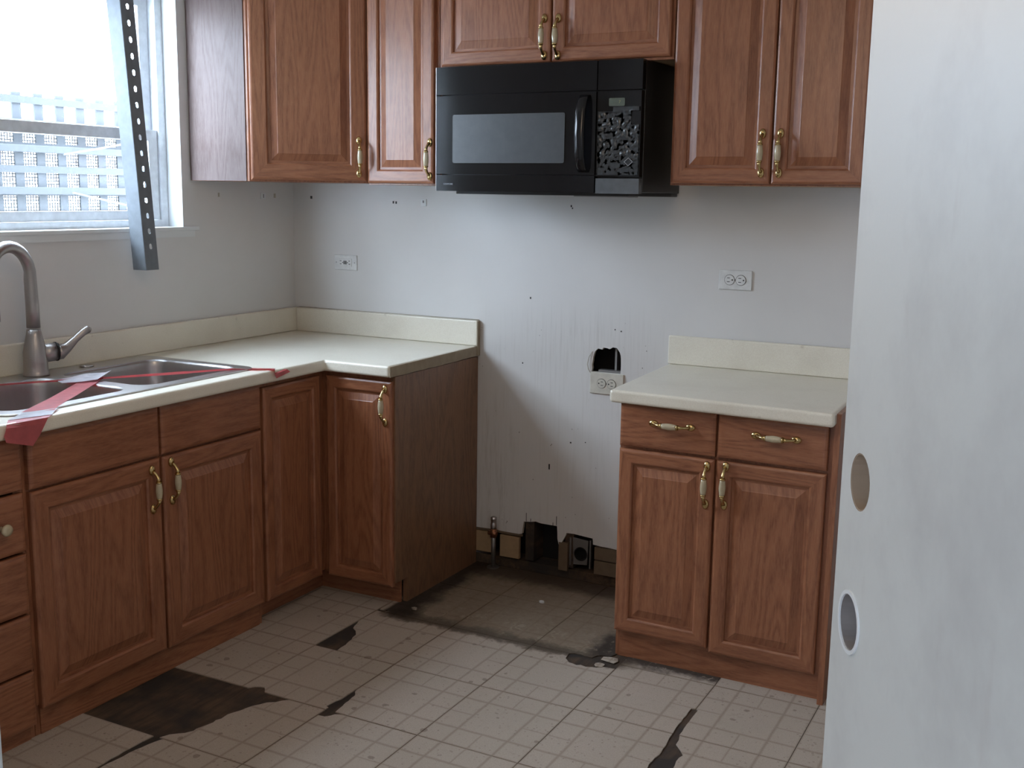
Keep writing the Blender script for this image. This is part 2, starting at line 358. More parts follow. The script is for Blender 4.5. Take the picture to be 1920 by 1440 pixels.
def rings_mesh(bm, W, H, prof, close=True, back=None):
    """concentric rectangles (inset, y); rails (top and bottom strips) take material 1"""
    rs = []
    for ins, y in prof:
        rs.append([bm.verts.new(p) for p in ((ins, y, ins),(W-ins, y, ins),(W-ins, y, H-ins),(ins, y, H-ins))])
    for a, b_ in zip(rs, rs[1:]):
        for k in range(4):
            f = bm.faces.new((a[k], a[(k+1)%4], b_[(k+1)%4], b_[k])); f.material_index = 1 if k in (0, 2) else 0
    if close: bm.faces.new(rs[-1])
    if back is not None: bm.faces.new(rs[0][::-1])
    bmesh.ops.recalc_face_normals(bm, faces=bm.faces[:])

# ------------------------------------------------------------------ handles
def handle_mesh():
    """brass bow pull with an ivory ceramic grip, vertical, centred, projecting to -y; 0.125 long"""
    bm = bmesh.new(); h = .058
    for s in (-1, 1):
        # oval foot
        r0 = []
        for q, yy in ((1, 0), (1, -.003), (.75, -.007), (.25, -.009)):
            r0.append([bm.verts.new((.0112*q*math.cos(2*PI*k/14), yy, s*(h+.003)+.0160*q*math.sin(2*PI*k/14))) for k in range(14)])
        for a, b_ in zip(r0, r0[1:]):
            for k in range(14): bm.faces.new((a[k], a[(k+1)%14], b_[(k+1)%14], b_[k])).smooth = True
        bm.faces.new(r0[-1]); bm.faces.new(r0[0][::-1])
        # curved arm up to the grip
        tube(bm, [(0, -.005, s*h), (0, -.012, s*(h-.004)), (0, -.021, s*(h-.012)), (0, -.027, s*(h-.021)), (0, -.028, s*(h-.030))], [.0068, .0052, .0046, .0056, .0074], 10)
        lathe(bm, [(.0088, -.0024), (.0095, 0), (.0088, .0024)], (0, -.028, s*.0265), 'z', 14)
    prof = [(.0078, -.025), (.0088, -.019), (.0104, -.007), (.0107, 0), (.0104, .007), (.0088, .019), (.0078, .025)]
    lathe(bm, prof, (0, -.028, 0), 'z', 16, 1)
    bmesh.ops.recalc_face_normals(bm, faces=bm.faces[:])
    me = bpy.data.meshes.new('handle'); bm.to_mesh(me); bm.free(); me.materials.append(BRASS); me.materials.append(CERAM); return me
HME = handle_mesh()
def handle(parent, x, z, y=-.02, horiz=False, tilt=0):
    o = bpy.data.objects.new('handle', HME); C.objects.link(o); o.parent = parent; o.location = (x, y, z)
    o.rotation_euler = (0, (PI/2 if horiz else 0)+tilt, 0); o['label'] = 'brass bow handle with ivory ceramic grip'; return o
T = .020
def raised_door(parent, x, z, W, H, y=0, hx=None, hz=None, name='door', rot=0, st=.052):
    """door at front plane y (back face) of a cabinet; local origin at its lower-left corner"""
    bm = bmesh.new()
    rings_mesh(bm, W, H, [(0, 0), (0, -T+.006), (.002, -T+.003), (.007, -T+.0005), (.010, -T), (st-.006, -T), (st-.003, -T+.0015), (st, -T+.004), (st+.001, -T+.010), (st+.010, -T+.010)], close=False)
    vs = [bm.verts.new(p) for p in ((0,0,0),(W,0,0),(W,0,H),(0,0,H))]; bm.faces.new(vs)
    d = obj(name, bm, [OAK, OAKH], parent, (x, y, z), rot)
    bm = bmesh.new(); a = st+.004
    rings_mesh(bm, W-2*a, H-2*a, [(0, -T+.011), (.004, -T+.0105), (.030, -T+.002), (.032, -T+.0008)], close=True, back=True)
    p = obj('raised_panel', bm, [OAK, OAK], d, (a, 0, a))
    if hx is not None: handle(d, hx, hz, -T)
    return d
def slab_drawer(parent, x, z, W, H, y=0, handle_x=None, name='drawer_front', knob=None):
    bm = bmesh.new()
    rings_mesh(bm, W, H, [(0, 0), (0, -T+.006), (.002, -T+.003), (.008, -T+.0008), (.013, -T)], close=True, back=True)
    d = obj(name, bm, [OAKH, OAKH], parent, (x, y, z))
    if handle_x is not None: handle(d, handle_x, H*.62, -T, True)
    if knob is not None:
        k = bmesh.new(); lathe(k, [(.008, 0), (.006, -.008), (.007, -.014), (.015, -.018), (.0165, -.023), (.014, -.028), (.006, -.030)], (knob, -T, H/2), 'y', 18)
        kk = obj('knob', k, CERAM, d); kk['label'] = 'round ivory knob'
    return d
def straight_cabinet(name, label, loc, rotz, W, H, D, toe=.095, toe_in=.065, top=None, group=None, stile=.035, rails=(), mids=(), panels=('L','R'), closed=True):
    """root at lower-left front corner; local +x width, +y depth"""
    r = thing(name, label, 'cabinet', loc, rotz, group)
    z0 = toe
    bm = bmesh.new(); t = .016
    box(bm, t, W-t, .019, D, z0, z0+t); box(bm, t, W-t, D-.006, D, z0+t, H-t)
    if closed: box(bm, t, W-t, .019, D, H-t, H)
    obj('carcass', bm, OAKI, r)
    for s in panels:
        bm = bmesh.new(); x0 = 0 if s == 'L' else W-t
        if toe: plate(bm, [(toe_in, 0), (D, 0), (D, H), (.019, H), (.019, toe), (toe_in, toe)], [], x0, x0+t, YZ)
        else: box(bm, x0, x0+t, .019, D, z0, H)
        obj('side_panel', bm, OAK, r)
    bm = bmesh.new(); hs = []
    xs = [stile]+[m_ for m_ in mids]+[W-stile]; zs = [z0+stile*.9]+list(rails)+[H-stile]
    cols = []; px = stile
    for m_ in mids: cols.append((px, m_-stile/2)); px = m_+stile/2
    cols.append((px, W-stile))
    rows = []; pz = z0+.032
    for m_ in rails: rows.append((pz, m_-.012)); pz = m_+.012
    rows.append((pz, H-.028))
    for a, b_ in cols:
        for c, d in rows: hs.append(rect(a, b_, c, d))
    plate(bm, rect(0, W, z0, H), hs, 0, .019, XZ)
    obj('face_frame', bm, OAK, r)
    if toe:
        obj('toe_kick', bx(t if 'L' in panels else 0, W-(t if 'R' in panels else 0), toe_in-.006 if toe_in > .02 else toe_in-.004, toe_in+.006, 0.002, toe-.001), OAKH, r)
    return r

# ------------------------------------------------------------------ room shell
# subfloor + vinyl tiles
fl = obj('floor', bx(0, 3.5, -6.6, .1, -.02, 0), SUB); struct(fl)
TXO, TYO = 1.201, -1.026     # a tile corner
tile_me = {}
def tile_mesh(key, poly, mat):
    bm = bmesh.new(); plate(bm, poly, [], .0004, .0034, XY); me = bpy.data.meshes.new('floor_tile'); bm.to_mesh(me); bm.free(); me.materials.append(mat); return me
g = .0009
full = rect(g, TX-g, g, TY-g)
ME_FULL = tile_mesh('full', full, VINYL); ME_GR = tile_mesh('fullg', full, VINYLG)
random.seed(11)
special = {}
# local coordinates of damaged tiles, keys (column,row) with origin at TXO+i*TX, TYO+j*TY
def loc_(i, j, pts): return [(p[0]-(TXO+i*TX), p[1]-(TYO+j*TY)) for p in pts]
# torn-away patch by the sink cabinet : column -2 row -2 is gone, column -1 row -2 torn diagonally
special[(-2, -2)] = None
special[(-1, -2)] = [jag([(1.068, -1.3925), (1.02, -1.44), (.99, -1.50), (.965, -1.60), (.955, -1.68), (.905, -1.745), (.90, -1.755)], .006, .018)+[(1.1995, -1.755), (1.1995, -1.3925)]]
special[(-1, -2)] = [loc_(-1, -2, special[(-1, -2)][0])]
# nibble at the tile above the patch
special[(-1, -1)] = [loc_(-1, -1, [(.881, -1.3895)]+jag([(.902, -1.3895), (.915, -1.372), (.945, -1.362), (.955, -1.372), (.968, -1.3895)], .003, .015)+[(1.199, -1.3895)]+jag([(1.1995, -1.375), (1.188, -1.372), (1.192, -1.33), (1.1995, -1.31)], .002, .012)+[(1.1995, -1.027), (.881, -1.027)])]
# missing sliver: column -1 row 0, left edge
special[(-1, 0)] = [loc_(-1, 0, [(.972, -1.025)]+jag([(.972, -1.025), (.962, -.95), (.948, -.885), (.925, -.855), (.905, -.842), (.892, -.80), (.881, -.775)], .003, .02)+[(.881, -.662), (1.1995, -.662), (1.1995, -1.025)])]
# hole at the seam corner: column 0 row -1, left-bottom corner, with its neighbours nibbled
special[(0, -1)] = [loc_(0, -1, jag([(1.235, -1.3895), (1.232, -1.365), (1.226, -1.33), (1.222, -1.29), (1.216, -1.262), (1.2025, -1.235)], .003, .014)+[(1.2025, -1.027), (1.521, -1.027), (1.521, -1.3895)])]
special[(0, -2)] = [loc_(0, -2, [(1.2025, -1.755), (1.521, -1.755), (1.521, -1.393), (1.262, -1.393)]+jag([(1.262, -1.393), (1.243, -1.402), (1.225, -1.428), (1.2025, -1.43)], .003, .012))]
# long black crack on the right: seam between column 2 and 3
special[(3, -1)] = [loc_(3, -1, [(2.485-.001, -1.3895), (2.485-.001, -1.027)]+jag([(2.176, -1.027), (2.184, -1.08), (2.205, -1.105), (2.222, -1.13), (2.216, -1.17), (2.222, -1.22), (2.236, -1.28), (2.240, -1.3895)], .003, .02))]
special[(3, 0)] = [loc_(3, 0, [(2.484, -1.025), (2.484, -.662), (2.165, -.662)]+jag([(2.165, -.845), (2.172, -.85), (2.172, -.93), (2.174, -1.025)], .001, .02))]
special[(2, 0)] = [loc_(2, 0, [(1.8445, -1.025), (2.154, -1.025)]+jag([(2.154, -1.025), (2.150, -.96), (2.152, -.90), (2.150, -.848), (2.163, -.845)], .002, .02)+[(2.163, -.662), (1.8445, -.662)])]
special[(2, -1)] = [loc_(2, -1, [(1.8445, -1.3895)]+jag([(2.150, -1.3895), (2.160, -1.30), (2.156, -1.22), (2.163, -1.14), (2.158, -1.08), (2.154, -1.027)], .003, .02)+[(1.8445, -1.027)])]
# broken vinyl at the front right of the range bay
special[(1, 0)] = [loc_(1, 0, [(1.523, -1.025), (1.842, -1.025), (1.842, -.70)]+jag([(1.80, -.705), (1.785, -.722), (1.72, -.735), (1.690, -.728), (1.665, -.702), (1.66, -.662)], .005, .014)+[(1.523, -.662)])]
special[(-2, 0)] = [loc_(-2, 0, rect(.562, .879, -1.025, -.662))]
special[(-1, 1)] = [loc_(-1, 1, [(.881, -.660)]+[(.915, -.660), (.918, -.640), (.884, -.645), (.881, -.63), (.881, -.298), (1.1995, -.298), (1.1995, -.660)])]
special[(1, 1)] = [loc_(1, 1, [(1.523, -.660)]+jag([(1.66, -.660), (1.70, -.65), (1.74, -.655), (1.75, -.63), (1.79, -.62), (1.80, -.57), (1.842, -.56)], .006, .014)+[(1.842, -.298), (1.523, -.298)])]
special[(-1, -3)] = [loc_(-1, -3, [(1.1995, -2.120), (1.1995, -1.757), (.915, -1.757)]+jag([(.915, -1.757), (.902, -1.80), (.892, -1.86), (.886, -1.95), (.882, -2.120)], .002, .02))]
special[(-2, -3)] = [loc_(-2, -3, [(.562, -2.120)]+jag([(.878, -2.120), (.876, -1.95), (.872, -1.86), (.874, -1.80), (.879, -1.757)], .002, .02)+[(.562, -1.757)])]
special[(2, 1)] = [loc_(2, 1, rect(1.8445, 2.163, -.660, -.298))]
for i in range(-4, 7):
    for j in range(-8, 3):
        x0, y0 = TXO+i*TX, TYO+j*TY
        if x0+TX < 0.3 or x0 > 3.48 or y0 >= 0: continue
        if (i, j) in special:
            if special[(i, j)] is None: continue
            me = tile_mesh('s', special[(i, j)][0], VINYLG if j in (0, 1, 2) and -1 <= i <= 2 else VINYL)
        else:
            w0, w1, h1 = g, min(TX-g, 3.499-x0), min(TY-g, -.001-y0)
            if w1 < TX-g-.001 or h1 < TY-g-.001:
                if w1 < .01 or h1 < .01: continue
                me = tile_mesh('c', rect(w0, w1, g, h1), VINYLG if j >= 0 and -1 <= i <= 2 else VINYL)
            else: me = ME_GR if (j in (0, 1, 2) and -1 <= i <= 2) else ME_FULL
        o = bpy.data.objects.new('floor_tile', me); C.objects.link(o); o.parent = fl; o.location = (x0, y0, 0)
# loose chips in the range bay
def chip(x, y, s, mat, label, n=7, t=.003, z=.0035):
    bm = bmesh.new(); p = [(s*random.uniform(.6, 1)*math.cos(2*PI*k/n), s*random.uniform(.45, .8)*math.sin(2*PI*k/n)) for k in range(n)]
    plate(bm, p, [], 0, t, XY); o = obj('vinyl_chip', bm, mat, None, (x, y, z)); tag(o, label, 'debris'); return o
chip(1.805, -.645, .040, VINYL, 'larger pale broken vinyl chip at the foot of the right base cabinet', t=.002)
chip(1.786, -.700, .024, VINYL, 'small pale vinyl chip at the torn hole before the right base cabinet', t=.002)
chip(1.375, -.29, .012, PAINT, 'small white crumb lying on the grimy floor in the range gap', 6, .007)
chip(.997, -.585, .014, VINYL, 'pale curled vinyl scrap beside the end panel front corner', 6, .006)

# back wall: drywall sheet with broken openings, cavity and studs behind
low = [(0, 0.0)]
notch = [(.905, 0.0), (.905, .153), (1.02, .156)]+jag([(1.02, .156), (1.08, .150), (1.140, .158), (1.144, .19)], .003, .02)+jag([(1.147, .210), (1.20, .218), (1.25, .214), (1.296, .214), (1.299, .16), (1.306, .135), (1.318, .150), (1.336, .183)], .002, .02)+jag([(1.338, .192), (1.40, .191), (1.452, .187), (1.454, .163), (1.52, .160), (1.60, .157), (1.84, .157)], .002, .03)+[(1.84, 0.0)]
hole = jag([(1.428, .852), (1.432, .905), (1.440, .932), (1.452, .943), (1.470, .940), (1.474, .948), (1.500, .944), (1.512, .952), (1.530, .950), (1.541, .935), (1.547, .91), (1.547, .853)], .002, .012)
bm = bmesh.new()
plate(bm, [(-.16, -.02)]+[(.905, -.02)]+notch[1:-1]+[(1.84, -.02), (3.5, -.02), (3.5, 2.44), (-.16, 2.44)], [hole], 0, .014, XZ, 0, 1)
wb = struct(obj('wall_back', bm, [WALLG, GYP]))
obj('cavity_lining', bx(-.2, 3.6, .10, .12, -.02, 2.44), DARKG, wb)
for x in (.955, 1.168, 1.345, 1.585, 1.72):
    obj('stud', bx(x-.019, x+.019, .015, .10, .045, 2.42), SUB, wb)
obj('sole_plate', bx(0, 3.5, .016, .10, 0, .038), SUB, wb)
for a, b_, c, d, mt in ((.926, 1.005, .055, .143, BOARD), (1.04, 1.128, .048, .140, BOARD), (1.462, 1.80, .105, .155, BOARDD), (1.462, 1.80, .045, .100, BOARDD)):
    obj('backing_board', bx(a, b_, -.004, .012, c, d), mt, wb, bev=.001)
obj('broken_edge_board', bx(1.306, 1.345, -.002, .012, .035, .150), BOARDD, wb)
for z in (.154,): obj('dark_gap_strip', bx(.906, 1.142, -.003, .004, .146, .154), BOARDD, wb)
for x, z, h_ in ((1.158, .213, .035), (1.293, .216, .038), (1.178, .215, .012), (1.278, .214, .012)):
    obj('saw_cut', bx(x-.0012, x+.0012, -.0006, .002, z, z+h_), SLOT, wb)
# frayed paper curl beside the upper hole
bm = bmesh.new(); tube(bm, [(1.43, -.002, .93), (1.418, -.006, .91), (1.413, -.009, .88), (1.417, -.006, .86), (1.426, -.002, .845)], .0016, 6)
obj('torn_paper', bm, GYP, wb, smooth=True)
bm = bmesh.new(); box(bm, 1.515, 1.523, .020, .05, .855, .945); obj('box_edge', bm, GREYM, wb)
obj('box_lip', bx(1.455, 1.547, .003, .03, .853, .862), GREYM, wb)
# old fixing marks: pencil-dark screw holes and a small plate
def mark(x, z, w_, h_, mt=SLOT, par=None, ax='y', t=.0012):
    if ax == 'y': o = obj('screw_hole', bx(x-w_/2, x+w_/2, -t, .001, z-h_/2, z+h_/2), mt, par)
    else: o = obj('screw_hole', bx(-.001, t, x-w_/2, x+w_/2, z-h_/2, z+h_/2), mt, par)
    return o
for x, z, a, b_ in ((.098, 1.493, .010, .012), (.519, 1.479, .006, .010), (.533, 1.478, .006, .010), (1.326, 1.478, .005, .008), (1.331, 1.470, .004, .006), (1.256, .453, .006, .022), (1.347, .562, .006, .006), (1.41, .57, .004, .004), (1.16, 1.12, .005, .008), (1.13, .86, .004, .006), (1.52, 1.02, .004, .005), (1.545, 1.015, .005, .005)):
    mark(x, z, a, b_, SLOT, wb)
# left wall with the window opening
WY0, WY1, WZ0, WZ1 = -1.93, -.664, 1.375, 2.26
bm = bmesh.new(); plate(bm, rect(-6.6, .014, -.02, 2.44), [rect(WY0, WY1, WZ0, WZ1)], -.16, 0, YZ, 0, 1)
wl = struct(obj('wall_left', bm, [WALL, PAINT]))
for y, z, a, b_ in ((-.464, 1.50, .008, .016), (-.124, 1.498, .012, .018)): mark(y, z, a, b_, GYP, wl, 'x')
wr = struct(obj('wall_right', bx(3.5, 3.6, -6.6, .1, -.02, 2.44), WALL))
bm = bmesh.new(); plate(bm, rect(0, 3.5, -.02, 2.44), [rect(2.583, 3.34, -.01, 2.08)], -3.62, -3.50, XZ); wf = struct(obj('wall_front', bm, WALL))
struct(obj('ceiling', bx(-.16, 3.6, -6.6, .1, 2.44, 2.52), CEIL))
bm = bmesh.new(); plate(bm, rect(0, 3.5, -.02, 2.44), [rect(2.35, 3.05, 1.0, 1.95)], -6.6, -6.5, XZ); struct(obj('wall_rear', bm, WALL))  # opening in the unseen rear wall added and sized for fill daylight
# doorway casing on the kitchen side
bm = bmesh.new(); plate(bm, [(2.513, 0), (2.583, 0), (2.583, 2.08), (3.34, 2.08), (3.34, 0), (3.41, 0), (3.41, 2.15), (2.513, 2.15)], [], -3.498, -3.484, XZ)
struct(obj('trim_1', bm, PAINT, bev=.002))

# ------------------------------------------------------------------ window
wn_ = bpy.data.objects.new('window_1', None); C.objects.link(wn_); wn_.location = (0, 0, 0); struct(wn_)
x0, x1 = -.135, -.072
bm = bmesh.new(); plate(bm, rect(WY0, WY1, WZ0, WZ1), [rect(WY0+.035, WY1-.035, WZ0+.028, WZ1-.035)], x0, x1, YZ); obj('window_frame', bm, WHITEP, wn_, bev=.002)
zm = 1.715
for nm, a, b_, c, d in (('upper_sash', -.128, -.108, zm-.018, WZ1-.036), ('lower_sash', -.100, -.080, WZ0+.029, zm+.022)):
    y0_, y1_ = WY0+.037, WY1-.037
    bm = bmesh.new(); plate(bm, rect(y0_, y1_, c, d), [rect(y0_+.045, y1_-.045, c+.035, d-.04)], a, b_, YZ)
    s = obj(nm, bm, WHITEP, wn_, bev=.0015)
    obj('pane', bx((a+b_)/2-.001, (a+b_)/2+.001, y0_+.044, y1_-.044, c+.034, d-.039), GLASS, s)
obj('jamb_track', bx(-.079, -.074, WY1-.034, WY1-.022, WZ0+.03, zm+.01), GALV, wn_)
obj('window_sill', bx(-.070, .010, WY0+.002, WY1+.10-.004, WZ0-.012, WZ0+.001), PAINT, wn_, bev=.003) if False else None
bm = bmesh.new(); plate(bm, [(-.070, WY0+.001), (.012, WY0-.06), (.012, WY1+.075), (.0005, WY1+.075), (.0005, WY1-.001), (-.070, WY1-.001)], [], WZ0-.011, WZ0+.003, XY)
obj('window_sill', bm, PAINT, wn_, bev=.002)
obj('apron', bx(.0003, .007, WY0-.05, WY1+.055, WZ0-.035, WZ0-.0112), PAINT, wn_)

# outside: square-holed privacy screen with rails, mesh behind it, wires
sx = -1.2
sc_ = thing('privacy_screen', 'grey square-lattice privacy screen standing outside the kitchen window', 'screen', (sx, -.4, 0))
py, pz = .1175, .1015; ya, yb, za, zb = -2.6, 1.1, 1.02, 1.935  # top cut low: glare that washes out the upper bars put into shape
ys0 = -.363-.4*0
k = 0
y = -.363-.059-py*18
while y < 1.1:
    obj('vertical_slat', bx(-.008, .002, y-.0235+.4, y+.0235+.4, 0.05, zb), LATT, sc_); y += py
z = 1.598-pz*6
while z < zb+.02:
    obj('horizontal_slat', bx(.0025, .012, ya+.4, yb+.4, z-.0165, z+.0165), LATT, sc_); z += pz
obj('rail', bx(.013, .045, ya+.4, yb+.4, 1.758, 1.815), LATT, sc_, bev=.003)
obj('rail', bx(.013, .040, ya+.4, yb+.4, 1.672, 1.705), LATT, sc_, bev=.003)
obj('rail', bx(.013, .040, ya+.4, yb+.4, 1.485, 1.520), LATT, sc_, bev=.003)
for yy in (ya, -.95, yb): obj('post', bx(-.06, -.015, yy+.38, yy+.43, 0, zb+.01), LATT, sc_)
bm = bmesh.new(); yy = ya
while yy < yb: box(bm, -.0125, -.0105, yy+.4-.0026, yy+.4+.0026, 1.0, zb-.18); yy += .0148
zz = 1.0
while zz < zb-.18: box(bm, -.0105, -.0085, ya+.4, yb+.4, zz-.0026, zz+.0026); zz += .0148
tag(obj('wire_mesh', bm, LATT, sc_), 'fine wire mesh behind the slats', None, None, 'stuff')
for a, b_ in (((-1.12, -.27, 1.665), (-1.12, .10, 1.745)), ((-1.12, -.17, 1.50), (-1.12, .20, 1.42))):
    pass
bm = bmesh.new(); tube(bm, [(.075, .16, 1.668), (.075, .35, 1.70), (.075, .9, 1.80)], .005, 6); obj('stay_wire', bm, GALV, sc_)
bm = bmesh.new(); tube(bm, [(.075, .20, 1.495), (.075, .45, 1.45), (.075, .9, 1.37)], .005, 6); obj('stay_wire', bm, GALV, sc_)
struct(obj('ground_outside', bx(-6, -.17, -7, 5, -.1, -.02), CONC)); bpy.data.objects['ground_outside'].name = 'floor_outside'

# ------------------------------------------------------------------ counters
ZC, ZB = .914, .872
def nosing(o, wd=.010): 
    md = o.modifiers.new('edge_round', 'BEVEL'); md.width = wd; md.segments = 4; md.limit_method = 'ANGLE'; md.angle_limit = math.radians(50)
ct = thing('countertop', 'L-shaped almond laminate countertop with the sink set in its left leg', 'countertop', (0, 0, ZB))
SKH = rrect(.075, .565, -1.915, -.955, .04)
bm = bmesh.new(); plate(bm, [(.002, -.002), (.930, -.002), (.930, -.648), (.650, -.648), (.650, -2.40), (.002, -2.40)], [SKH], 0, ZC-ZB, XY); s = obj('top_slab', bm, LAM, ct); nosing(s)
bm = bmesh.new()
eo = jag([(-.020, .002), (-.2, .0015), (-.645, .001)], .0014, .03)
plate(bm, [(-.002, .0415), (-.002, .003)]+eo+[(-.645, .0385)], [], .9301, .9335, YZ); s = obj('cut_end', bm, LAMC, ct); s['label'] = 'raw chipped end of the counter'
bs = obj('backsplash', bx(.021, .933, -.021, -.002, ZC-ZB+.0002, ZC-ZB+.103), LAM, ct, bev=.005, seg=3)
bs2 = obj('backsplash', bx(.002, .020, -2.40, -.002, ZC-ZB+.0002, ZC-ZB+.103), LAM, ct, bev=.005, seg=3)
obj('backsplash_end_strip', bx(.9332, .9365, -.023, -.002, .003, ZC-ZB+.101), LAMC, ct)
bm = bmesh.new(); tube(bm, [(.022, -.0015, ZC-ZB+.1035), (.5, -.0015, ZC-ZB+.1035), (.93, -.0015, ZC-ZB+.1035)], .0025, 6); obj('caulk_line', bm, GYP, ct)
# right counter
rc = thing('countertop', 'short almond laminate countertop right of the range gap', 'countertop', (1.74, 0, ZB-.003))
bm = bmesh.new(); plate(bm, [(.0, -.002), (.732, -.002), (.741, -.672), (.028, -.640)], [], 0, ZC-ZB, XY); s = obj('top_slab', bm, LAM, rc); nosing(s)
obj('backsplash', bx(.0, .735, -.021, -.002, ZC-ZB+.0002, ZC-ZB+.106), LAM, rc, bev=.005, seg=3)

# ------------------------------------------------------------------ base cabinets, left leg (facing +x)
FX = .603
cs = thing('corner_base_cabinet', 'oak corner base cabinet with two narrow doors meeting in the inside corner', 'cabinet', (0, 0, 0))
foot = [(.004, -.004), (.004, -.957), (FX, -.957), (FX, -FX), (.910, -FX), (.910, -.004)]
bm = bmesh.new(); plate(bm, foot, [], .095, .870, XY); obj('carcass', bm, OAK, cs)
tf = [(FX-.065, -.957), (FX-.053, -.957), (FX-.053, -FX+.053), (.910, -FX+.053), (.910, -FX+.065), (FX-.065, -FX+.065)]
bm = bmesh.new(); plate(bm, tf, [], .002, .094, XY); obj('toe_kick', bm, OAKH, cs)
bm = bmesh.new(); plate(bm, [(-.003, 0.001), (-.003, .870), (-.606, .870), (-.606, .098), (-.530, .098), (-.530, 0.001)], [], .9105, .9285, YZ); e = obj('end_panel', bm, DUSTY, cs, bev=.001); e['label'] = 'scuffed dusty oak end panel'
raised_door(cs, .632, .085, .290, .768, -FX, hx=.264, hz=.68, st=.045)
d = raised_door(cs, 0, 0, .315, .768, 0, st=.045); d.location = (FX, -.955, .085); d.rotation_euler = (0, 0, PI/2)
# sink base
sb = straight_cabinet('sink_base_cabinet', 'oak sink base cabinet under the steel sink with two doors', (FX, -1.918, 0), PI/2, .956, .870, .59, rails=(.712,), mids=(.482,), closed=False, toe_in=.008)
slab_drawer(sb, .010, .716, .470, .152, name='false_front'); slab_drawer(sb, .490, .716, .458, .152, name='false_front')
raised_door(sb, .010, .086, .470, .622, hx=.432, hz=.530, st=.058)
raised_door(sb, .490, .086, .458, .622, hx=.032, hz=.540, st=.058)
# drawer stack
db = straight_cabinet('drawer_base_cabinet', 'oak drawer cabinet at the left edge with an ivory knob', (FX, -2.25, 0), PI/2, .330, .870, .59, rails=(.716, .546, .372, .208), stile=.03, toe_in=.008)
for i, (a, b_) in enumerate(((.722, .868), (.552, .714), (.378, .544), (.214, .370), (.050, .206))):
    slab_drawer(db, .010, a, .310, b_-a, knob=(.235 if i == 1 else None), name='drawer_front')
# right base
rb = straight_cabinet('base_cabinet', 'oak base cabinet with two drawers over two doors right of the range gap', (1.795, -.597, 0), -.014, .676, .866, .59, toe=.095, toe_in=.012, rails=(.720,), mids=(.325,), panels=('L',))
slab_drawer(rb, .004, .728, .318, .136, handle_x=.176); slab_drawer(rb, .330, .728, .334, .136, handle_x=.180)
raised_door(rb, .004, .100, .318, .618, hx=.296, hz=.536, st=.048)
raised_door(rb, .330, .090, .334, .628, hx=.030, hz=.552, st=.048)
bm = bmesh.new(); plate(bm, [(.0, .0), (-.0, .905), (-.630, .905), (-.630, .0)], [], 0, .018, YZ)
ep = obj('tall_end_panel', bm, OAK, None, (2.484, -.004, .0), -.014, bev=.001); tag(ep, 'narrow oak panel standing against the right end of the right base cabinet', 'panel')

# ------------------------------------------------------------------ upper cabinets
ZU, ZT = 1.553, 2.32
uc = thing('corner_wall_cabinet', 'oak diagonal corner wall cabinet beside the window', 'cabinet', (0, 0, ZU))
poly = [(.003, -.003), (.003, -.615), (.290, -.615), (.612, -.312), (.612, -.003)]
bm = bmesh.new(); plate(bm, poly, [], 0, ZT-ZU, XY); obj('carcass', bm, OAK, uc, bev=.001)
s = obj('side_panel', bx(.004, .279, -.619, -.6152, .001, ZT-ZU-.001), VENEER, uc); s['label'] = 'veneer side greyed for window haze and glare'
A = Vector((.290, -.615, 0)); B = Vector((.612, -.312, 0)); dl = (B-A).length; an = math.atan2(B.y-A.y, B.x-A.x)
d = raised_door(uc, 0, 0, dl-.014, ZT-ZU-.012, 0, hx=dl-.014-.030, hz=.090, st=.062); dd = (B-A).normalized(); p = A+dd*.007; d.location = (p.x, p.y, .006); d.rotation_euler = (0, 0, an)
uw = straight_cabinet('wall_cabinet', 'narrow oak wall cabinet left of the microwave', (.616, -.312, ZU-.006), 0, .314, ZT-ZU, .309, toe=0, stile=.028)
raised_door(uw, .006, .006, .294, ZT-ZU-.010, hx=.288-.008, hz=.088, st=.050)
um = straight_cabinet('wall_cabinet', 'short wide oak wall cabinet above the microwave', (.934, -.312, 1.962), 0, .892, ZT-1.962, .309, toe=0, stile=.028, mids=(.448,))
raised_door(um, .014, .008, .436, ZT-1.962-.014, hx=.414, hz=.082, st=.048)
raised_door(um, .456, .008, .428, ZT-1.962-.014, hx=.024, hz=.080, st=.048)
ur = straight_cabinet('wall_cabinet', 'tall oak wall cabinet with two doors right of the microwave', (1.829, -.312, ZU+.004), 0, .628, ZT-ZU, .309, toe=0, stile=.028, mids=(.338,))
raised_door(ur, .006, .006, .330, ZT-ZU-.010, hx=.302, hz=.096, st=.050)
raised_door(ur, .340, .006, .284, ZT-ZU-.010, hx=.025, hz=.096, st=.048)

# ------------------------------------------------------------------ microwave
mw = thing('microwave', 'black over-the-range microwave hung under the short wall cabinet', 'microwave', (.972, -.40, 1.518))
MW, MH = .781, .440
obj('body', bx(.004, MW, .030, .397, .012, MH), BLKS, mw, bev=.003)
bm = bmesh.new(); plate(bm, [(.06, .060), (.72, .060), (.775, .33), (.775, .395), (.03, .395), (.03, .09)], [], 0, .0118, XY); obj('underside_pan', bm, BLKS, mw, bev=.002)
obj('underside_grille', bx(.50, .70, .10, .20, -.003, -.0002), GREYM, mw)
SX = .622
def front_panel(name, xa, xb, z0_, z1_, yb_, bow, mt, par, n=14, bev=.0015):
    """panel with a slightly bowed front"""
    bm = bmesh.new(); pts = []
    for k in range(n+1):
        u = k/n; pts.append((xa+(xb-xa)*u, -bow*(1-(2*u-1)**2)))
    plate(bm, [(xa, yb_)]+[(xa, 0)]+pts[1:-1]+[(xb, 0), (xb, yb_)], [], z0_, z1_, XY); return obj(name, bm, mt, par, bev=bev)
front_panel('vent_cover', .0, SX-.002, .345, MH, .029, .003, BLK, mw)
front_panel('vent_cover', SX+.002, MW, .345, MH, .029, .001, BLK, mw)
df = front_panel('door', .0, SX-.003, .070, .341, .029, .004, BLK, mw)
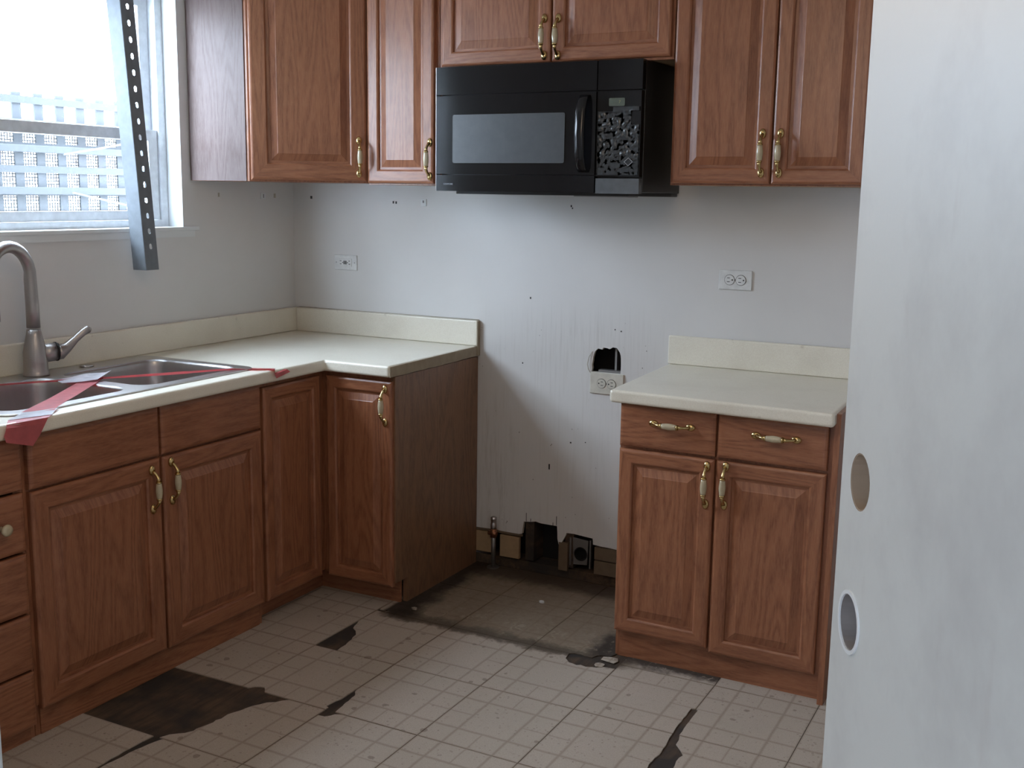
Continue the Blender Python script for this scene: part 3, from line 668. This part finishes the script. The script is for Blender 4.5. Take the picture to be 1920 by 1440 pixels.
bm = bmesh.new(); plate(bm, rrect(.070, .508, .108, .275, .006, 3), [], -.0052, -.0042, XZ); obj('window_screen', bm, MWIN, df)
bl = front_panel('lower_grille', .0, SX-.003, .010, .066, .029, .004, BLK, mw)
front_panel('lower_grille', SX+.002, MW-.002, .008, .058, .029, .001, FILM, mw)
obj('edge_highlight_strip', bx(-.003, -.0005, -.0005, .026, .012, MH), STEEL, mw, bev=.0008)  # bright strip stands in for the highlight along the left edge
# bowed handle
bm = bmesh.new(); hp = [(.580, -.006, .078), (.579, -.022, .092), (.577, -.032, .125), (.576, -.036, .20), (.577, -.032, .275), (.579, -.022, .312), (.580, -.006, .330)]
rings = []
for i, p in enumerate(hp):
    rr = .018
    rings.append([bm.verts.new((p[0]+rr*math.cos(2*PI*k/12)*1.0, p[1]+.008*math.sin(2*PI*k/12), p[2])) for k in range(12)])
for a, b_ in zip(rings, rings[1:]):
    for k in range(12): bm.faces.new((a[k], a[(k+1)%12], b_[(k+1)%12], b_[k])).smooth = True
bm.faces.new(rings[0][::-1]); bm.faces.new(rings[-1]); bmesh.ops.recalc_face_normals(bm, faces=bm.faces[:]); h_ = obj('handle', bm, BLK, df, smooth=True)
cp = front_panel('control_panel', SX+.002, MW-.002, .064, .341, .029, .001, BLK, mw)
bm = bmesh.new(); plate(bm, rrect(.666, .722, .292, .318, .004, 3), [], -.0026, -.0014, XZ); obj('display', bm, LCD, cp)
# wrinkled film peeling off the key pad
bm = bmesh.new(); nx, nz = 46, 62; rnd = random.Random(3); grid = []
from mathutils import noise as mn
for a in range(nz+1):
    row = []
    for b_ in range(nx+1):
        u, v = b_/nx, a/nz; x = SX+.006+u*(MW-SX-.012); z = .068+v*.222
        q = Vector((x*75, z*75, 0)); hgt = max(0, mn.noise(q)*.9+mn.noise(q*2.3)*.5+.05)*.0055*(1 if v > .28 else .3)
        if v > .93: hgt += .004*abs(math.sin(u*9))*(v-.93)/.07+.003
        row.append(bm.verts.new((x, -.0018-hgt, z)))
    grid.append(row)
for a in range(nz):
    for b_ in range(nx):
        u, v = b_/nx, a/nz
        if u > .80 and .74 < v < .93: continue
        if v > .93 and u < .35: continue
        bm.faces.new((grid[a][b_], grid[a][b_+1], grid[a+1][b_+1], grid[a+1][b_])).smooth = True
bmesh.ops.solidify(bm, geom=bm.faces[:], thickness=.0004)
f_ = obj('key_pad_film', bm, FILM, cp); f_['label'] = 'wrinkled grey film peeling off the key pad'
# diamond emblem
bm = bmesh.new(); plate(bm, [(.742-.016, .112), (.742, .098), (.742+.016, .112), (.742, .126)], [[(.742-.0135, .112), (.742, .1002), (.742+.0135, .112), (.742, .1238)]], -.0072, -.0064, XZ); obj('diamond_emblem', bm, MARK, cp)
def text(s, size, mt, par, loc, rot=(PI/2, 0, 0), name='lettering', ext=.0003):
    c = bpy.data.curves.new(name, 'FONT'); c.body = s; c.size = size; c.extrude = ext; c.align_x = 'CENTER'; c.align_y = 'CENTER'
    o = bpy.data.objects.new(name, c); C.objects.link(o); dg = bpy.context.evaluated_depsgraph_get(); me = bpy.data.meshes.new_from_object(o.evaluated_get(dg)); bpy.data.objects.remove(o)
    me.materials.clear(); me.materials.append(mt); o = bpy.data.objects.new(name, me); C.objects.link(o); o.parent = par; o.location = loc; o.rotation_euler = rot; return o
text('7', .013, MARKY, cp, (.704, -.0029, .305))
text('KENMORE', .0085, MARK, bl, (.052, -.0042, .034))

# ------------------------------------------------------------------ outlets
def outlet(name, label, cx, cz, w_, h_, mt, style='duplex', flip=False):
    r = thing(name, label, 'outlet', (cx, -.0004, cz))
    obj('cover_plate', bx(-w_/2, w_/2, -.006, 0, -h_/2, h_/2), mt, r, bev=.0025, seg=3)
    sgn = -1 if flip else 1
    if style == 'duplex':
        for s in (-1, 1):
            c0 = s*.0205
            bm = bmesh.new(); plate(bm, circ(c0, 0, .0175, 22), [], -.0086, -.0050, XZ); f = obj('receptacle', bm, mt, r)
            bm = bmesh.new(); plate(bm, circ(c0, 0, .0190, 22), [circ(c0, 0, .0177, 22)], -.0067, -.0058, XZ); obj('shadow_gap', bm, SLOT, f)
            for z in (-.0068, .0068): obj('slot', bx(c0-.0055-.003*sgn, c0+.0045-.003*sgn, -.0090, -.0080, z-.0011, z+.0011), SLOT, f)
            bm = bmesh.new(); plate(bm, circ(c0+.0105*sgn, 0, .0028, 10), [], -.0090, -.0080, XZ); obj('ground_hole', bm, SLOT, f)
        bm = bmesh.new(); plate(bm, circ(0, 0, .0028, 12), [], -.0075, -.0055, XZ); obj('screw', bm, GREYM, r)
    else:
        obj('receptacle', bx(-.034, .034, -.0085, -.005, -.0165, .0165), mt, r, bev=.001)
        bm = bmesh.new()
        for s in (-1, 1):
            for z in (-.0065, .0065): box(bm, s*.0225-.0045, s*.0225+.0035, -.0091, -.0080, z-.0012, z+.0012)
            box(bm, s*.0125-.002, s*.0125+.002, -.0091, -.0080, -.002, .002)
        obj('slots', bm, SLOT, r)['kind'] = 'stuff'
        for s in (-1, 1): obj('button', bx(s*.0045-.0025, s*.0045+.0025, -.0098, -.0080, -.0075, .0075), SLOT, r)
        for s in (-1, 1):
            bm = bmesh.new(); plate(bm, circ(s*.047, 0, .0022, 10), [], -.0068, -.0055, XZ); obj('screw', bm, GREYM, r)
    return r
outlet('wall_outlet', 'white outlet with test buttons above the left counter', .278, 1.222, .116, .064, SWP, 'gfci')
outlet('wall_outlet', 'white duplex outlet above the right counter', 1.976, 1.230, .120, .070, SWP, 'duplex')
outlet('wall_outlet', 'ivory duplex outlet below the torn hole in the range gap', 1.4935, .810, .138, .083, IVP, 'duplex', True)
cl = thing('hook_plate', 'tiny square plate on the wall beneath the narrow wall cabinet', 'plate', (.668, -.0004, 1.480))
obj('plate_body', bx(-.013, .013, -.004, 0, -.014, .014), PAINT, cl, bev=.001); obj('peg', bx(-.002, .002, -.008, -.0042, -.001, .009), GREYM, cl)
cl = thing('hook_plate', 'small square patch on the left wall under the corner wall cabinet', 'plate', (.0004, -.20, 1.497))
obj('plate_body', bx(0, .003, -.016, .016, -.013, .013), PAINT, cl, bev=.001); obj('peg', bx(.0032, .005, -.0015, .0015, -.008, .007), GREYM, cl)
# gas stub and wall flange in the range bay
gp = thing('gas_pipe', 'short grey capped gas pipe rising at the wall in the range gap', 'pipe', (1.024, -.030, .0035))
bm = bmesh.new(); tube(bm, [(0, 0, .0), (0, 0, .17)], .0095, 14); obj('pipe', bm, GREYM, gp, smooth=False)
bm = bmesh.new(); lathe(bm, [(.012, .165), (.013, .170), (.013, .186), (.011, .190), (.011, .200), (.013, .204), (.012, .214), (.006, .217)], (0, 0, 0), 'z', 14); obj('cap', bm, STEEL, gp)
bm = bmesh.new(); tube(bm, [(-.022, -.004, .146), (.016, -.004, .146)], .009, 10); tube(bm, [(0, 0, .130), (0, 0, .166)], .0135, 10); obj('valve_body', bm, COPPER, gp)
bm = bmesh.new(); plate(bm, circ(0, 0, .026, 12), [], 0, .004, XY); obj('floor_flange', bm, GREYM, gp)
fb = thing('conduit_box', 'grey metal box with a round black opening set low in the range gap', 'box', (1.395, .018, .115))
bm = bmesh.new(); plate(bm, [(-.030, -.052), (.030, -.046), (.034, .055), (-.034, .060)], [circ(.002, -.004, .027, 20)], -.006, -.002, XZ); obj('face_plate', bm, GREYM, fb, bev=.001)
bm = bmesh.new(); plate(bm, circ(.002, -.004, .0285, 20), [circ(.002, -.004, .0265, 20)], -.0085, .03, XZ); obj('opening_ring', bm, RUBBER, fb)
obj('box_back', bx(-.034, .034, .025, .03, -.05, .06), DARKG, fb)
for s in (-1, 1): obj('bracket', bx(s*.043-.003, s*.043+.003, -.008, .01, -.058, .058), GREYM, fb)

# ------------------------------------------------------------------ sink
sk = thing('kitchen_sink', 'double bowl stainless steel sink dropped into the counter', 'sink', (.325, -1.435, ZC))
rimo = rrect(-.285, .258, -.500, .500, .05, 6)
b1 = rrect(-.180, .215, .025, .462, .06, 6); b2 = rrect(-.180, .215, -.462, -.025, .06, 6)
bm = bmesh.new(); plate(bm, rimo, [b1, b2], .0006, .0052, XY); obj('rim', bm, STEEL, sk, bev=.002)
def bowl(pts, cx, cy):
    bm = bmesh.new(); prev = None
    for q, z in ((1.0, .0045), (.985, -.004), (.975, -.02), (.945, -.13), (.915, -.155), (.80, -.165), (.14, -.168)):
        ring = [bm.verts.new((cx+(p[0]-cx)*q, cy+(p[1]-cy)*q, z)) for p in pts]
        if prev:
            for k in range(len(ring)): bm.faces.new((prev[k], prev[(k+1)%len(ring)], ring[(k+1)%len(ring)], ring[k])).smooth = True
        prev = ring
    bm.faces.new(prev); bmesh.ops.recalc_face_normals(bm, faces=bm.faces[:]); bmesh.ops.reverse_faces(bm, faces=bm.faces[:])
    o = obj('bowl', bm, STEEL, sk)
    md = o.modifiers.new('thick', 'SOLIDIFY'); md.thickness = .0008; md.offset = 0
    bm = bmesh.new(); lathe(bm, [(.045, -.1672), (.045, -.1655), (.038, -.165), (.034, -.1662), (.006, -.1665)], (cx, cy, 0), 'z', 20); obj('drain', bm, NICKEL, o)
    return o
bowl(b1, .0175, .2435); bowl(b2, .0175, -.2435)
bm = bmesh.new(); lathe(bm, [(.024, .0054), (.024, .009), (.018, .0115), (.004, .012)], (-.235, .20, 0), 'z', 18); obj('hole_cover', bm, NICKEL, sk)
# faucet
fc = thing('faucet', 'brushed nickel gooseneck faucet behind the sink', 'faucet', (.100, -1.447, ZC+.0054))
bm = bmesh.new(); lathe(bm, [(.041, 0), (.041, .005), (.039, .012), (.038, .015), (.0375, .04), (.037, .075), (.031, .105), (.025, .130), (.0215, .150)], (0, 0, 0), 'z', 24); obj('body', bm, NICKEL, fc)
bm = bmesh.new(); pts = [(0, 0, .155), (0, 0, .22), (.001, -.003, .31)]
dirv = Vector((.30, -.954)); R_ = .108
for k in range(1, 15):
    a = PI*k/14*.93; q = R_-R_*math.cos(a); pts.append((dirv.x*q, dirv.y*q, .315+R_*math.sin(a)*.95))
e = pts[-1]; pts += [(e[0]+dirv.x*-.006, e[1]-dirv.y*.006, e[2]-.05)]
tube(bm, pts, [.0212, .0205, .0195]+[.0185]*(len(pts)-3), 18); obj('gooseneck', bm, NICKEL, fc)
bm = bmesh.new(); e = pts[-1]; lathe(bm, [(.0195, 0), (.022, -.01), (.025, -.06), (.0255, -.09), (.021, -.095)], e, 'z', 18); obj('spray_head', bm, NICKEL, fc)
bm = bmesh.new(); hd = Vector((.30, .954, 0)).normalized()
tube(bm, [hd*.018+Vector((0,0,.068)), hd*.066+Vector((0,0,.072))], [.030, .030], 20)
tube(bm, [hd*.066+Vector((0,0,.072)), hd*.070+Vector((0,0,.0722))], [.0315, .0315], 20, 1); obj('valve_barrel', bm, [NICKEL, RUBBER], fc)
bm = bmesh.new(); tube(bm, [hd*.070+Vector((0,0,.072)), hd*.082+Vector((0,0,.070)), hd*.105+Vector((0,0,.082)), hd*.135+Vector((0,0,.108)), hd*.160+Vector((0,0,.128)), hd*.176+Vector((0,0,.136)), hd*.186+Vector((0,0,.133))], [.0285, .026, .017, .012, .0125, .0135, .008], 14); obj('lever', bm, NICKEL, fc)

# ------------------------------------------------------------------ barrier tape
def ribbon(name, pts, widths, mt, parent=None, loc=(0,0,0)):
    """pts: centre, widths: half-width vectors"""
    bm = bmesh.new(); L_ = [bm.verts.new(Vector(p)-Vector(w_)) for p, w_ in zip(pts, widths)]; R_2 = [bm.verts.new(Vector(p)+Vector(w_)) for p, w_ in zip(pts, widths)]
    for i in range(len(pts)-1): bm.faces.new((L_[i], L_[i+1], R_2[i+1], R_2[i]))
    bmesh.ops.solidify(bm, geom=bm.faces[:], thickness=.0006); return obj(name, bm, mt, parent)
z = ZC+.0055
t1 = thing('barrier_tape', 'long red tape strand stretched along the whole sink', 'tape', (.58, -.96, ZC))
b0 = Vector((.58, -.96, ZC))
P = [Vector(p)-b0 for p in ((.120, -1.72, z+.002), (.22, -1.55, z+.003), (.325, -1.40, z+.003), (.45, -1.19, z+.002), (.535, -1.02, z), (.575, -.965, z-.002))]
ribbon('tape_strip', P, [Vector((.022, -.014, .007))]*3+[Vector((.018, -.012, .008)), Vector((.014, -.009, .005)), Vector((.015, -.014, .001))], TAPER, t1)
P = [Vector(p)-b0 for p in ((.575, -.965, z-.001), (.615, -.935, z-.002), (.640, -.915, z-.004), (.657, -.902, z-.014), (.661, -.895, z-.026))]
ribbon('tape_end', P, [Vector((.016, -.015, .002)), Vector((.012, -.014, .002)), Vector((.016, -.022, .002)), Vector((.002, -.036, -.004)), Vector((.001, -.038, -.006))], TAPER, t1)
t2 = thing('barrier_tape', 'short wide red tape crossing the sink front and hanging over the counter edge', 'tape', (.32, -1.40, ZC)); b0 = Vector((.32, -1.40, ZC))
P = [Vector(p)-b0 for p in ((.315, -1.40, z+.005), (.375, -1.50, z+.002), (.475, -1.66, z), (.555, -1.79, z+.001), (.592, -1.845, z))]
ribbon('tape_strip', P, [Vector((.012, .034, 0)), Vector((.012, .036, 0)), Vector((.018, .030, 0)), Vector((.022, .026, 0)), Vector((.024, .034, 0))], TAPER, t2)
P = [Vector(p)-b0 for p in ((.590, -1.835, z+.0005), (.612, -1.872, z-.001), (.634, -1.905, z-.0025))]
s = ribbon('white_stripe', P, [Vector((.012, .050, 0)), Vector((.012, .055, 0)), Vector((.012, .060, -.001))], TAPEW, t2); s['label'] = 'white stripe of the tape'
P = [Vector(p)-b0 for p in ((.632, -1.902, z-.003), (.650, -1.925, z-.007), (.6555, -1.935, z-.018), (.657, -1.95, z-.041), (.660, -1.962, z-.062))]
ribbon('hanging_end', P, [Vector((.012, .060, -.001)), Vector((.004, .062, 0)), Vector((0, .060, -.004)), Vector((0, .055, -.008)), Vector((.0, .040, -.012))], TAPER, t2)
bm = bmesh.new()
gr = [[(.236, -1.43, .004), (.27, -1.395, .013), (.285, -1.35, .020), (.245, -1.285, .010)], [(.262, -1.465, .004), (.302, -1.41, .012), (.325, -1.355, .013), (.31, -1.255, .018)], [(.29, -1.475, .002), (.335, -1.425, .006), (.352, -1.36, .008), (.325, -1.245, .026)]]
vs = [[bm.verts.new((p[0]-.3, (p[1]+1.36)*.72-.02, p[2]*.9+.008)) for p in r] for r in gr]
for i in range(2):
    for j in range(3): bm.faces.new((vs[i][j], vs[i][j+1], vs[i+1][j+1], vs[i+1][j]))
bmesh.ops.solidify(bm, geom=bm.faces[:], thickness=.0005)
o = obj('tape_scrap', bm, TAPEW, None, (.318, -1.42, ZC)); tag(o, 'crumpled white scrap lying where the red tapes cross over the sink', 'scrap')

# ------------------------------------------------------------------ slotted steel angle hanging before the window
sa = thing('slotted_angle', 'galvanised slotted steel angle hanging from the ceiling before the window', 'steel angle', (.105, -.962, 1.232))
LEN = 1.205; wv = .061; pit = .0545
tilt = Vector((0, -.075, 1)).normalized()
def flange(name, d0, holes):
    """d0: unit direction of the flange away from the fold"""
    bm = bmesh.new(); n = int(LEN/pit)
    t_ = .0022; nrm = d0.cross(tilt).normalized()
    def W(u, v, w_): 
        p = d0*u+tilt*v+nrm*w_; return (p.x, p.y, p.z)
    hs = []
    if holes:
        for k in range(n):
            c0 = .030+k*pit
            if k == 0: continue
            hs.append(rrect(wv*.52-.0068, wv*.52+.0068, c0-.0100, c0+.0100, .0064, 4))
    for k in range(n):   # one band per slot keeps the triangles clean
        v0, v1 = k*pit, (k+1)*pit
        plate(bm, rect(0, wv, v0, v1), [h for h in hs if v0 < sum(p[1] for p in h)/len(h) < v1], -t_/2, t_/2, W)
    bmesh.ops.remove_doubles(bm, verts=bm.verts[:], dist=1e-5)
    return obj(name, bm, GALV, sa)
flange('slotted_flange', Vector((-.02, 1, 0)).normalized(), True)
flange('plain_flange', Vector((-1, -.02, 0)).normalized(), False)
bm = bmesh.new(); p = tilt*1.19; box(bm, p.x-.03, p.x+.06, p.y-.06, p.y+.06, 1.2005, 1.2075); obj('ceiling_plate', bm, GALV, sa)

# ------------------------------------------------------------------ open door on the right
E0 = Vector((2.897, -2.766, .012)); wd = Vector((.474, -.88, 0)).normalized()
dr = bpy.data.objects.new('door_1', None); C.objects.link(dr); dr.location = E0; dr.rotation_euler = (0, 0, math.atan2(wd.y, wd.x)); struct(dr)
# local +x along the door face from the free edge, +y away from the camera side
hl = [circ(.055, 1.247, .0275, 28), circ(.052, 1.107, .0275, 28)]
bm = bmesh.new(); plate(bm, rect(0, .80, 0, 2.03), hl, 0, .004, XZ, 0, 1); plate(bm, rect(0, .80, 0, 2.03), hl, .034, .038, XZ, 0, 1)
obj('door_skin', bm, [DOORP, TAN], dr)
bm = bmesh.new(); plate(bm, rect(.001, .799, .001, 2.029), [rect(.12, .76, .10, 1.93)]+[circ(h[0], h[1], .0275, 28) for h in ((.055, 1.247), (.052, 1.107))], .0041, .0339, XZ, 0, 1); obj('door_core', bm, [PAINT, TAN], dr)
bm = bmesh.new(); plate(bm, circ(.052, 1.107, .031, 28), [circ(.052, 1.107, .0272, 28)], -.0015, .0002, XZ); obj('bore_rim', bm, PAINT, dr)
for zc, mt in ((1.247, TAN), (1.107, GREYB)):
    bm = bmesh.new(); xc = .055 if zc > 1.2 else .052; plate(bm, circ(xc, zc, .0274, 28), [circ(xc, zc, .0262, 28)], .0005, .0375, XZ); obj('bore_liner', bm, mt, dr)
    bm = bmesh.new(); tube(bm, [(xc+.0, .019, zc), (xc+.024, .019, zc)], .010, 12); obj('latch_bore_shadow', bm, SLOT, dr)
for z in (.25, 1.0, 1.8): obj('hinge', bx(.80, .812, .002, .036, z-.045, z+.045), BRASS, dr)

bpy.context.view_layer.update()
